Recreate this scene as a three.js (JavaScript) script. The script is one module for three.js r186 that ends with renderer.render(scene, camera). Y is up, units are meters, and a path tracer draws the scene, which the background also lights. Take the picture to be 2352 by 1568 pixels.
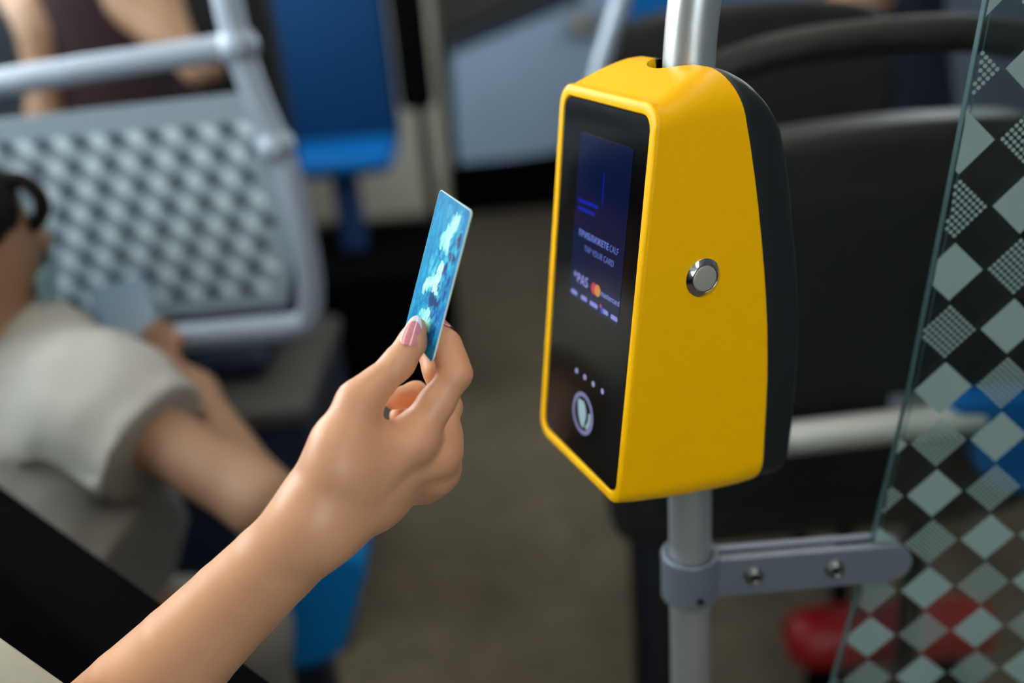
import * as THREE from 'three';
import { RoundedBoxGeometry } from 'three/addons/geometries/RoundedBoxGeometry.js';
import { mergeGeometries } from 'three/addons/utils/BufferGeometryUtils.js';
import { RectAreaLightUniformsLib } from 'three/addons/lights/RectAreaLightUniformsLib.js';
import { ImprovedNoise } from 'three/addons/math/ImprovedNoise.js';
import { Brush, Evaluator, SUBTRACTION } from 'three-bvh-csg';

// ---------------------------------------------------------------- camera, sky, large lights, exposure
RectAreaLightUniformsLib.init();
const scene = new THREE.Scene();
const renderer = new THREE.WebGLRenderer({ antialias: true });
renderer.toneMapping = THREE.LinearToneMapping;
renderer.toneMappingExposure = 1.2;
renderer.shadowMap.enabled = true;

const camera = new THREE.PerspectiveCamera(39.71, 1.5, 0.02, 60);
const pitch = THREE.MathUtils.degToRad(-23.4), roll = THREE.MathUtils.degToRad(-4.9);
camera.position.set(0, 1.4, 0);
camera.rotation.order = 'YXZ';
camera.rotation.set(pitch, 0, roll);
camera.focus = 0.545;
camera.userData.fStop = 2.15;

scene.background = new THREE.Color().setRGB(9.9, 10.1, 10.9);      // even overcast sky outside the bus windows

// ---------------------------------------------------------------- helpers
const V = (x, y, z) => new THREE.Vector3(x, y, z);
let seed = 7;
const rnd = () => { seed = (seed * 1664525 + 1013904223) >>> 0; return seed / 4294967296; };
const noise = new ImprovedNoise();
const taken = new Map();
function numbered(name) {
  const n = taken.get(name) ?? 0; taken.set(name, n + 1);
  return n ? `${name}_${String(n).padStart(3, '0')}` : name;
}
function tag(o, label, category, group) {
  o.userData.label = label; o.userData.category = category;
  if (group) o.userData.group = group;
  return o;
}
function thing(name, label, category, pos = [0, 0, 0], turn = 0, group) {
  const o = new THREE.Group(); o.name = numbered(name); scene.add(o);
  o.position.set(...pos); o.rotation.y = turn;
  return tag(o, label, category, group);
}
function obj(name, geo, mat, parent = scene) {
  const m = new THREE.Mesh(Array.isArray(geo) ? mergeGeometries(geo.map(g => plain(g))) : geo, mat);
  m.name = parent === scene ? numbered(name) : name;
  m.castShadow = m.receiveShadow = true;
  parent.add(m);
  return m;
}
function struct(name, geo, mat, label, category) {
  const m = obj(name, geo, mat); m.userData.kind = 'structure';
  if (label) tag(m, label, category);
  return m;
}
function plain(g) {            // only position, normal, uv; no index
  const q = g.index ? g.toNonIndexed() : g.clone();
  for (const k of Object.keys(q.attributes)) if (!['position', 'normal', 'uv'].includes(k)) q.deleteAttribute(k);
  if (!q.attributes.uv) q.setAttribute('uv', new THREE.BufferAttribute(new Float32Array(q.attributes.position.count * 2), 2));
  return q;
}
function bx(x0, x1, y0, y1, z0, z1, r = 0) {
  const g = r ? new RoundedBoxGeometry(x1 - x0, y1 - y0, z1 - z0, 4, r) : new THREE.BoxGeometry(x1 - x0, y1 - y0, z1 - z0);
  if (!r) metreUV(g, x1 - x0, y1 - y0, z1 - z0);
  return g.translate((x0 + x1) / 2, (y0 + y1) / 2, (z0 + z1) / 2);
}
function metreUV(g, w, h, d) {
  const uv = g.attributes.uv, nn = g.attributes.normal;
  for (let i = 0; i < uv.count; i++) {
    const ax = Math.abs(nn.getX(i)) > .5 ? [d, h] : Math.abs(nn.getY(i)) > .5 ? [w, d] : [w, h];
    uv.setXY(i, uv.getX(i) * ax[0], uv.getY(i) * ax[1]);
  }
}
function tube(pts, r, seg = 48, rad = 20, closed = false) {
  const c = new THREE.CatmullRomCurve3(pts.map(p => V(...p)), closed, 'centripetal');
  const g = new THREE.TubeGeometry(c, seg, r, rad, closed);
  const len = c.getLength(), uv = g.attributes.uv;
  for (let i = 0; i < uv.count; i++) uv.setXY(i, uv.getX(i) * len, uv.getY(i) * r * 6.283);
  if (closed) return g;
  const e0 = new THREE.SphereGeometry(r, rad, 10).translate(...pts[0]), e1 = new THREE.SphereGeometry(r, rad, 10).translate(...pts[pts.length - 1]);
  return mergeGeometries([plain(g), plain(e0), plain(e1)]);
}
// closed rings -> skin; caps close the first and last ring
function loft(rings, cap0 = true, cap1 = true) {
  const n = rings[0].length, pos = [], uv = [], idx = [];
  let v = 0;
  rings.forEach((r, k) => {
    if (k) v += r[0].distanceTo(rings[k - 1][0]);
    let u = 0;
    for (let i = 0; i <= n; i++) {
      const p = r[i % n];
      if (i) u += p.distanceTo(r[(i - 1) % n]);
      pos.push(p.x, p.y, p.z); uv.push(u, v);
    }
  });
  const m = n + 1;
  for (let k = 0; k + 1 < rings.length; k++) for (let i = 0; i < n; i++) {
    const a = k * m + i, b = a + 1, c = a + m, d = c + 1;
    idx.push(a, c, b, b, c, d);
  }
  for (const [k, flip, on] of [[0, false, cap0], [rings.length - 1, true, cap1]]) {
    if (!on) continue;
    const c = V(0, 0, 0); rings[k].forEach(p => c.add(p)); c.divideScalar(n);
    const base = pos.length / 3;
    pos.push(c.x, c.y, c.z); uv.push(0, 0);
    for (let i = 0; i < n; i++) { const p = rings[k][i]; pos.push(p.x, p.y, p.z); uv.push(p.x, p.y); }
    for (let i = 0; i < n; i++) { const a = base + 1 + i, b = base + 1 + (i + 1) % n; flip ? idx.push(base, a, b) : idx.push(base, b, a); }
  }
  const g = new THREE.BufferGeometry();
  g.setAttribute('position', new THREE.Float32BufferAttribute(pos, 3));
  g.setAttribute('uv', new THREE.Float32BufferAttribute(uv, 2));
  g.setIndex(idx);
  g.computeVertexNormals();
  // same normal on both sides of the seam
  const N = g.attributes.normal;
  for (let k = 0; k < rings.length; k++) {
    const a = k * m, b = a + n, s = V(N.getX(a) + N.getX(b), N.getY(a) + N.getY(b), N.getZ(a) + N.getZ(b)).normalize();
    N.setXYZ(a, s.x, s.y, s.z); N.setXYZ(b, s.x, s.y, s.z);
  }
  return g;
}
// rounded rectangle, counter-clockwise, starting at the middle of the bottom side
function rr(w, h, r, nc = 10, ne = 12) {
  const out = [], X = w / 2 - r, Y = h / 2 - r;
  const edge = (ax, ay, bx_, by) => { for (let i = 0; i < ne; i++) out.push([ax + (bx_ - ax) * i / ne, ay + (by - ay) * i / ne]); };
  const arc = (cx, cy, a) => { for (let i = 0; i < nc; i++) { const t = a + i / nc * Math.PI / 2; out.push([cx + r * Math.cos(t), cy + r * Math.sin(t)]); } };
  edge(0, -h / 2, X, -h / 2); arc(X, -Y, -Math.PI / 2);
  edge(w / 2, -Y, w / 2, Y); arc(X, Y, 0);
  edge(X, h / 2, -X, h / 2); arc(-X, Y, Math.PI / 2);
  edge(-w / 2, Y, -w / 2, -Y); arc(-X, -Y, Math.PI);
  edge(-X, -h / 2, 0, -h / 2);
  return out;
}
const lerp = (a, b, t) => a + (b - a) * t;
function table(pts, x) {         // smooth interpolation in a table of [x, y] with x ascending
  if (x <= pts[0][0]) return pts[0][1];
  for (let i = 1; i < pts.length; i++) if (x <= pts[i][0]) {
    const t = (x - pts[i - 1][0]) / (pts[i][0] - pts[i - 1][0]);
    const s = (k) => { const a = pts[Math.max(0, k - 1)], b = pts[Math.min(pts.length - 1, k + 1)]; return (b[1] - a[1]) / (b[0] - a[0]); };
    const h = pts[i][0] - pts[i - 1][0], t2 = t * t, t3 = t2 * t;
    return (2 * t3 - 3 * t2 + 1) * pts[i - 1][1] + (t3 - 2 * t2 + t) * h * s(i - 1) + (3 * t2 - 2 * t3) * pts[i][1] + (t3 - t2) * h * s(i);
  }
  return pts[pts.length - 1][1];
}
// ---- distance fields: joints with radii, meshed with surface nets
const smin = (a, b, k) => { const h = Math.max(k - Math.abs(a - b), 0) / k; return Math.min(a, b) - h * h * k * .25; };
function cap(a, b, ra, rb) {
  const bax = b[0] - a[0], bay = b[1] - a[1], baz = b[2] - a[2], l2 = bax * bax + bay * bay + baz * baz;
  return (x, y, z) => {
    const px = x - a[0], py = y - a[1], pz = z - a[2];
    let h = (px * bax + py * bay + pz * baz) / l2; h = h < 0 ? 0 : h > 1 ? 1 : h;
    const dx = px - bax * h, dy = py - bay * h, dz = pz - baz * h;
    return Math.sqrt(dx * dx + dy * dy + dz * dz) - (ra + (rb - ra) * h);
  };
}
function ell(c, r, axes) {       // ellipsoid, optionally along three given unit axes
  const A = axes ?? [[1, 0, 0], [0, 1, 0], [0, 0, 1]];
  return (x, y, z) => {
    const p = [x - c[0], y - c[1], z - c[2]];
    const q = A.map((a, i) => (p[0] * a[0] + p[1] * a[1] + p[2] * a[2]) / r[i]);
    const k0 = Math.hypot(...q), k1 = Math.hypot(q[0] / r[0], q[1] / r[1], q[2] / r[2]);
    return k1 < 1e-9 ? -Math.min(...r) : k0 * (k0 - 1) / k1;
  };
}
// capsule squashed along a unit axis by the factor f (> 1 flattens)
function flat(a, b, ra, rb, ax, f) {
  const st = (p) => { const d = p[0] * ax[0] + p[1] * ax[1] + p[2] * ax[2], k = (f - 1) * d; return [p[0] + ax[0] * k, p[1] + ax[1] * k, p[2] + ax[2] * k]; };
  const c = cap(st(a), st(b), ra, rb);
  return (x, y, z) => { const d = x * ax[0] + y * ax[1] + z * ax[2], k = (f - 1) * d; return c(x + ax[0] * k, y + ax[1] * k, z + ax[2] * k) / Math.sqrt(f); };
}
const blend = (list, k) => (x, y, z) => { let d = list[0](x, y, z); for (let i = 1; i < list.length; i++) d = smin(d, list[i](x, y, z), k); return d; };
function netMesh(f, lo, hi, h) {
  const nx = Math.ceil((hi[0] - lo[0]) / h) + 1, ny = Math.ceil((hi[1] - lo[1]) / h) + 1, nz = Math.ceil((hi[2] - lo[2]) / h) + 1, B = 8;
  const F = new Float32Array(nx * ny * nz).fill(1);
  for (let bz = 0; bz < nz; bz += B) for (let by = 0; by < ny; by += B) for (let b = 0; b < nx; b += B) {
    const c = f(lo[0] + (b + B / 2) * h, lo[1] + (by + B / 2) * h, lo[2] + (bz + B / 2) * h);
    const far = Math.abs(c) > B * h * 1.35;
    for (let z = bz; z < Math.min(bz + B, nz); z++) for (let y = by; y < Math.min(by + B, ny); y++) for (let x = b; x < Math.min(b + B, nx); x++)
      F[(z * ny + y) * nx + x] = far ? c : f(lo[0] + x * h, lo[1] + y * h, lo[2] + z * h);
  }
  const id = new Int32Array(nx * ny * nz).fill(-1), pos = [], idx = [];
  const at = (x, y, z) => F[(z * ny + y) * nx + x];
  for (let z = 0; z < nz - 1; z++) for (let y = 0; y < ny - 1; y++) for (let x = 0; x < nx - 1; x++) {
    let n = 0, sx = 0, sy = 0, sz = 0;
    const c = [at(x, y, z), at(x + 1, y, z), at(x, y + 1, z), at(x + 1, y + 1, z), at(x, y, z + 1), at(x + 1, y, z + 1), at(x, y + 1, z + 1), at(x + 1, y + 1, z + 1)];
    for (let a = 0; a < 8; a++) for (const bit of [1, 2, 4]) {
      if (a & bit) continue;
      const q = a | bit;
      if ((c[a] < 0) === (c[q] < 0)) continue;
      const t = c[a] / (c[a] - c[q]);
      sx += (a & 1) + (bit === 1 ? t : 0); sy += (a >> 1 & 1) + (bit === 2 ? t : 0); sz += (a >> 2 & 1) + (bit === 4 ? t : 0); n++;
    }
    if (!n) continue;
    id[(z * ny + y) * nx + x] = pos.length / 3;
    pos.push(lo[0] + (x + sx / n) * h, lo[1] + (y + sy / n) * h, lo[2] + (z + sz / n) * h);
  }
  const I = (x, y, z) => id[(z * ny + y) * nx + x];
  const quad = (a, b, c, d, flip) => { if (a < 0 || b < 0 || c < 0 || d < 0) return; flip ? idx.push(a, c, b, a, d, c) : idx.push(a, b, c, a, c, d); };
  for (let z = 1; z < nz - 1; z++) for (let y = 1; y < ny - 1; y++) for (let x = 1; x < nx - 1; x++) {
    const s = at(x, y, z) < 0;
    if (s !== at(x + 1, y, z) < 0) quad(I(x, y - 1, z - 1), I(x, y, z - 1), I(x, y, z), I(x, y - 1, z), !s);
    if (s !== at(x, y + 1, z) < 0) quad(I(x - 1, y, z - 1), I(x - 1, y, z), I(x, y, z), I(x, y, z - 1), !s);
    if (s !== at(x, y, z + 1) < 0) quad(I(x - 1, y - 1, z), I(x, y - 1, z), I(x, y, z), I(x - 1, y, z), !s);
  }
  const g = new THREE.BufferGeometry(), nor = [], uv = [], e = h * .5;
  for (let i = 0; i < pos.length; i += 3) {
    const [x, y, z] = [pos[i], pos[i + 1], pos[i + 2]];
    const q = V(f(x + e, y, z) - f(x - e, y, z), f(x, y + e, z) - f(x, y - e, z), f(x, y, z + e) - f(x, y, z - e)).normalize();
    nor.push(q.x, q.y, q.z); uv.push(x + z * .37, y + z * .21);
  }
  g.setAttribute('position', new THREE.Float32BufferAttribute(pos, 3));
  g.setAttribute('normal', new THREE.Float32BufferAttribute(nor, 3));
  g.setAttribute('uv', new THREE.Float32BufferAttribute(uv, 2));
  g.setIndex(idx);
  return g;
}

// ---------------------------------------------------------------- textures and materials
function grainTexture(size, soft, rep, contrast = 1) {      // grey noise, average 0.5
  const a = new Float32Array(size * size);
  for (let i = 0; i < a.length; i++) a[i] = rnd();
  for (let s = 0; s < soft; s++) {
    const b = a.slice();
    for (let y = 0; y < size; y++) for (let x = 0; x < size; x++) {
      let t = 0;
      for (let j = -1; j <= 1; j++) for (let i = -1; i <= 1; i++) t += b[((y + j + size) % size) * size + (x + i + size) % size];
      a[y * size + x] = t / 9;
    }
  }
  let lo = 1, hi = 0; for (const v of a) { lo = Math.min(lo, v); hi = Math.max(hi, v); }
  const d = new Uint8Array(size * size * 4);
  for (let i = 0; i < a.length; i++) { const v = 255 * (.5 + ((a[i] - lo) / (hi - lo) - .5) * contrast); d[i * 4] = d[i * 4 + 1] = d[i * 4 + 2] = v; d[i * 4 + 3] = 255; }
  const t = new THREE.DataTexture(d, size, size);
  t.wrapS = t.wrapT = THREE.RepeatWrapping; t.magFilter = THREE.LinearFilter; t.repeat.set(rep, rep); t.needsUpdate = true;
  return t;
}
function canvasTexture(w, h, draw) {
  const c = document.createElement('canvas'); c.width = w; c.height = h;
  draw(c.getContext('2d'), w, h);
  const t = new THREE.CanvasTexture(c); t.colorSpace = THREE.SRGBColorSpace;
  return t;
}
const std = (o) => new THREE.MeshStandardMaterial(o), phy = (o) => new THREE.MeshPhysicalMaterial(o);
const fineGrain = grainTexture(256, 1, 8);          // one tile = 1/8 m: about half-millimetre grain
const clothGrain = grainTexture(256, 2, 5);
const coarse = grainTexture(256, 6, .8, .9);
const M = {
  yellow: phy({ color: '#ffbc00', roughness: .38, bumpMap: fineGrain, bumpScale: .00006, ior: 1.5, specularIntensity: .38 }),
  backBlack: phy({ color: '#14181a', roughness: .5, bumpMap: fineGrain, bumpScale: .0001 }),
  seamBlack: std({ color: '#050607', roughness: .4 }),
  gloss: phy({ color: '#020203', roughness: .12 }),
  steel: std({ color: '#d8d6d0', metalness: 1, roughness: .13 }),
  steelMatt: std({ color: '#b4b0a6', metalness: .45, roughness: .5 }),
  silver: std({ color: '#c6c9ca', metalness: .75, roughness: .34, bumpMap: fineGrain, bumpScale: .00003 }),
  worn: std({ color: '#c6c4bd', metalness: .3, roughness: .4 }),
  clamp: std({ color: '#7b828d', metalness: .45, roughness: .42 }),
  bolt: std({ color: '#8b8d8a', metalness: .9, roughness: .3 }),
  socket: std({ color: '#1c1d1e', metalness: .5, roughness: .6 }),
  glass: phy({ color: '#f2f8f6', roughness: .02, transmission: 1, thickness: 0, ior: 1.5 }),
  glassEdge: phy({ color: '#577a7b', roughness: .3, transmission: .4, thickness: 0 }),
  print: std({ color: '#869a97', roughness: .75 }),
  paleFrame: std({ color: '#98a2b0', metalness: .25, roughness: .4 }),
  palePrint: std({ color: '#c3d2d8', roughness: .7 }),
  darkPlastic: phy({ color: '#1f1f1d', roughness: .55, specularIntensity: .6 }),
  darkVinyl: phy({ color: '#1b1c1c', roughness: .7, specularIntensity: .5, bumpMap: clothGrain, bumpScale: .0004 }),
  nearBlack: phy({ color: '#050607', roughness: .95, specularIntensity: .04, bumpMap: clothGrain, bumpScale: .0005 }),
  blue: phy({ color: '#005a9e', roughness: .55, specularIntensity: .35 }),
  blueLight: phy({ color: '#0a80cc', roughness: .55, specularIntensity: .35 }),
  blueDeep: phy({ color: '#00345f', roughness: .6, specularIntensity: .3 }),
  navy: std({ color: '#0d1830', roughness: .7 }),
  floor: std({ color: '#ab9e8c', roughness: .8, map: null }),
  wallLight: std({ color: '#a7a39a', roughness: .8 }),
  wallDark: std({ color: '#3b444e', roughness: .8 }),
  greyBlue: std({ color: '#b0c8e4', roughness: .55 }),
  beige: std({ color: '#d8cfbd', roughness: .8 }),
  red: std({ color: '#96101a', roughness: .45 }),
  skin: phy({ color: '#dba079', roughness: .43, sheen: .55, sheenRoughness: .45, sheenColor: new THREE.Color('#ffe2d2'), bumpMap: fineGrain, bumpScale: .00008, vertexColors: true }),
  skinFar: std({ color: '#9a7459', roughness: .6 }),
  hair: phy({ color: '#120a07', roughness: .6, specularIntensity: .3 }),
  whiteCloth: std({ color: '#aaa79f', roughness: .95, bumpMap: clothGrain, bumpScale: .0006 }),
  beigeCloth: std({ color: '#b5b09e', roughness: .95, bumpMap: clothGrain, bumpScale: .0005 }),
  trousers: std({ color: '#96928b', roughness: .95 }),
  maroon: std({ color: '#2b161d', roughness: .95 }),
  denim: std({ color: '#1d2a44', roughness: .95 }),
  mask: std({ color: '#86aab4', roughness: .9 }),
};

// ---------------------------------------------------------------- the bus: floor, ceiling, walls with window openings
M.floor.map = canvasTexture(512, 512, (c, w, h) => {
  c.fillStyle = '#9c968c'; c.fillRect(0, 0, w, h);
  for (let i = 0; i < 900; i++) {
    const v = 120 + rnd() * 60 | 0;
    c.fillStyle = `rgba(${v + 6},${v},${v - 12},.25)`;
    c.beginPath(); c.ellipse(rnd() * w, rnd() * h, 3 + rnd() * 26, 3 + rnd() * 20, rnd() * 3, 0, 7); c.fill();
  }
  for (let i = 0; i < 6000; i++) { c.fillStyle = rnd() < .5 ? 'rgba(60,58,54,.5)' : 'rgba(205,200,190,.4)'; c.fillRect(rnd() * w, rnd() * h, 2, 2); }
});
M.floor.map.wrapS = M.floor.map.wrapT = THREE.RepeatWrapping;
M.floor.map.repeat.set(.9, .9);
const XW = 1.25, Z0 = -7, Z1 = 2.2, YC = 2.3;
struct('floor', bx(-XW - .06, XW + .06, -.06, 0, Z0 - .06, Z1 + .06), M.floor);
struct('ceiling', bx(-XW - .06, XW + .06, YC, YC + .06, Z0 - .06, Z1 + .06), M.wallLight);
function windowWall(name, s, sill, top, spans, mat) {
  const x0 = s > 0 ? XW : -XW - .06, x1 = x0 + .06, parts = [bx(x0, x1, 0, sill, Z0, Z1), bx(x0, x1, top, YC, Z0, Z1)];
  let z = Z0;
  for (const [a, b] of spans) { parts.push(bx(x0, x1, sill, top, z, a)); z = b; }
  parts.push(bx(x0, x1, sill, top, z, Z1));
  struct(name, parts, mat);
  for (const [a, b] of spans) {
    const w = struct(`window_${++panes}`, bx(s * (XW + .03) - .003, s * (XW + .03) + .003, sill, top, a, b), M.glass);
    const t = .025, fx0 = s * (XW + .03) - .02, fx1 = fx0 + .04;
    obj('window_frame', [bx(fx0, fx1, sill, sill + t, a, b), bx(fx0, fx1, top - t, top, a, b), bx(fx0, fx1, sill, top, a, a + t), bx(fx0, fx1, sill, top, b - t, b)], M.seamBlack, w);
  }
}
let panes = 0;
windowWall('wall_left', -1, 1.34, 2.2, [[-3.5, -1.7], [-1.55, -.35]], M.wallDark);
windowWall('wall_right', 1, 1.36, 2.12, [[-3.5, -2.3]], M.wallDark);
struct('wall_back', [bx(-XW - .06, XW + .06, 0, YC, Z0 - .06, Z0)], M.wallLight);
{
  const [x0, x1, y0, y1] = [-.25, 1.18, 1.40, 2.12], w0 = XW + .06;
  struct('wall_front', [bx(-w0, w0, 0, y0, Z1, Z1 + .06), bx(-w0, w0, y1, YC, Z1, Z1 + .06), bx(-w0, x0, y0, y1, Z1, Z1 + .06), bx(x1, w0, y0, y1, Z1, Z1 + .06)], M.wallDark);
  const w = struct(`window_${++panes}`, bx(x0, x1, y0, y1, Z1 + .027, Z1 + .033), M.glass);
  obj('window_frame', [bx(x0, x1, y0, y0 + .02, Z1 + .01, Z1 + .05), bx(x0, x1, y1 - .02, y1, Z1 + .01, Z1 + .05), bx(x0, x0 + .02, y0, y1, Z1 + .01, Z1 + .05), bx(x1 - .02, x1, y0, y1, Z1 + .01, Z1 + .05)], M.seamBlack, w);
}
// two ceiling light strips along the aisle
for (const [x, power, where] of [[-.55, 1.9, 'window side beside the guard rail'], [.55, 2.8, 'side above the yellow ticket machine']]) {
  const t = thing('ceiling_light', `long white ceiling light strip on the ${where}`, 'ceiling light', [x, YC, -.7]);
  obj('housing', bx(-.09, .09, -.04, 0, -1.7, 1.7, .01), M.paleFrame, t);
  obj('diffuser', bx(-.075, .075, -.046, -.0405, -1.54, 1.54), std({ color: '#ffffff', emissive: '#fff6e8', emissiveIntensity: power }), t);
  const l = new THREE.RectAreaLight('#fff6ea', power, .15, 3.36);
  l.position.set(x, YC - .048, -.7); l.rotation.x = -Math.PI / 2; l.castShadow = true; scene.add(l);
}

// ---------------------------------------------------------------- yellow ticket validator (own axes: x along its face, y up, z out of the face)
const POLE = [.1218, 0, -.594], VT = -1.2017;
const val = thing('ticket_validator', 'yellow ticket validator with black glass front mounted on the silver pole', 'ticket machine', POLE, VT);
const ty = .991, tz = .1338;                             // the front leans: one metre down it = .991 down, .1338 out
const FC = [1.1834, .0745];                              // middle of the front
const onFace = (x, up, out) => V(x, FC[0] + up * ty + out * tz, FC[1] - up * tz + out * ty);
const seamZ = (y) => table([[1.03, -.002], [1.037, -.009], [1.0445, -.0160], [1.085, -.0186], [1.1258, -.0193], [1.1746, -.0169], [1.2375, -.0092], [1.29, .0005], [1.313, .0072], [1.325, .0125]], y);
const frontZ = (y) => FC[1] - (y - FC[0]) * tz / ty;
const HW = .1225, HH = .2515;
{
  const rings = [];
  // bezel, from the pocket of the glass outwards
  for (const [inset, out, r] of [[.0075, -.0035, .0085], [.0072, -.0004, .0088], [.0064, .0003, .0095], [.0035, .0004, .0115], [.0012, -.0001, .013], [.0003, -.0011, .0136], [0, -.0026, .014]])
    rings.push(rr(HW - 2 * inset, HH - 2 * inset, r).map(([x, y]) => onFace(x, y, out)));
  const tops = [[0, 1.3068], [.1, 1.3088], [.3, 1.3128], [.58, 1.3172], [.8, 1.3195], [1, 1.3200]], bots = [[0, 1.0590], [.1, 1.0555], [.55, 1.0450], [.9, 1.0392], [1, 1.0385]];
  for (const s of [.04, .08, .13, .19, .26, .34, .43, .53, .63, .73, .82, .9, .96, .99, 1]) {
    const yt = table(tops, s), yb = table(bots, s), r = .014 + .011 * s;
    rings.push(rr(HW, yt - yb, r).map(([x, y]) => { const Y = y + (yt + yb) / 2; return V(x, Y, lerp(frontZ(Y) - .0026, seamZ(Y), s)); }));
  }
  const last = rings[rings.length - 1];
  rings.push(last.map(p => V(p.x * .975, 1.18 + (p.y - 1.18) * .985, p.z + .0006)));
  const body = new Brush(loft(rings)), drill = new Brush(new THREE.CylinderGeometry(.02317, .02317, .613, 56).rotateY(.0311).translate(.00013, 1.2037, .00221));
  body.updateMatrixWorld(); drill.updateMatrixWorld();
  const ev = new Evaluator(); ev.attributes = ['position', 'normal', 'uv'];
  obj('housing', ev.evaluate(body, drill, SUBTRACTION).geometry, M.yellow, val);

  const backZ = (y) => table([[1.028, -.030], [1.0388, -.0420], [1.0584, -.0475], [1.0982, -.0512], [1.1462, -.0524], [1.1774, -.0499], [1.2507, -.0391], [1.281, -.0315], [1.3056, -.0185], [1.318, -.008]], y);
  const rb = [];
  for (const [s, k, dt, db] of [[-.02, .955, -.003, .003], [0, .972, -.0012, .0012], [.02, .982, -.0006, .0006], [.2, .982, -.001, .0005], [.45, .975, -.003, .000], [.65, .955, -.006, -.002], [.8, .92, -.011, -.004], [.9, .87, -.016, -.003], [.97, .78, -.023, .001], [1, .66, -.032, .01]]) {
    const yt = 1.3200 + dt, yb = 1.0385 + db;
    rb.push(rr(HW * k, yt - yb, .024).map(([x, y]) => { const Y = y + (yt + yb) / 2; return V(x, Y, lerp(seamZ(Y) - .0006, backZ(Y), s)); }));
  }
  const back = new Brush(loft(rb)); back.updateMatrixWorld();
  const drill2 = new Brush(new THREE.CylinderGeometry(.0229, .0229, .30, 44).rotateY(.05).translate(.0002, 1.2711, .0013)); drill2.updateMatrixWorld();
  obj('back_cover', ev.evaluate(back, drill2, SUBTRACTION).geometry, M.backBlack, val);
}
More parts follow.
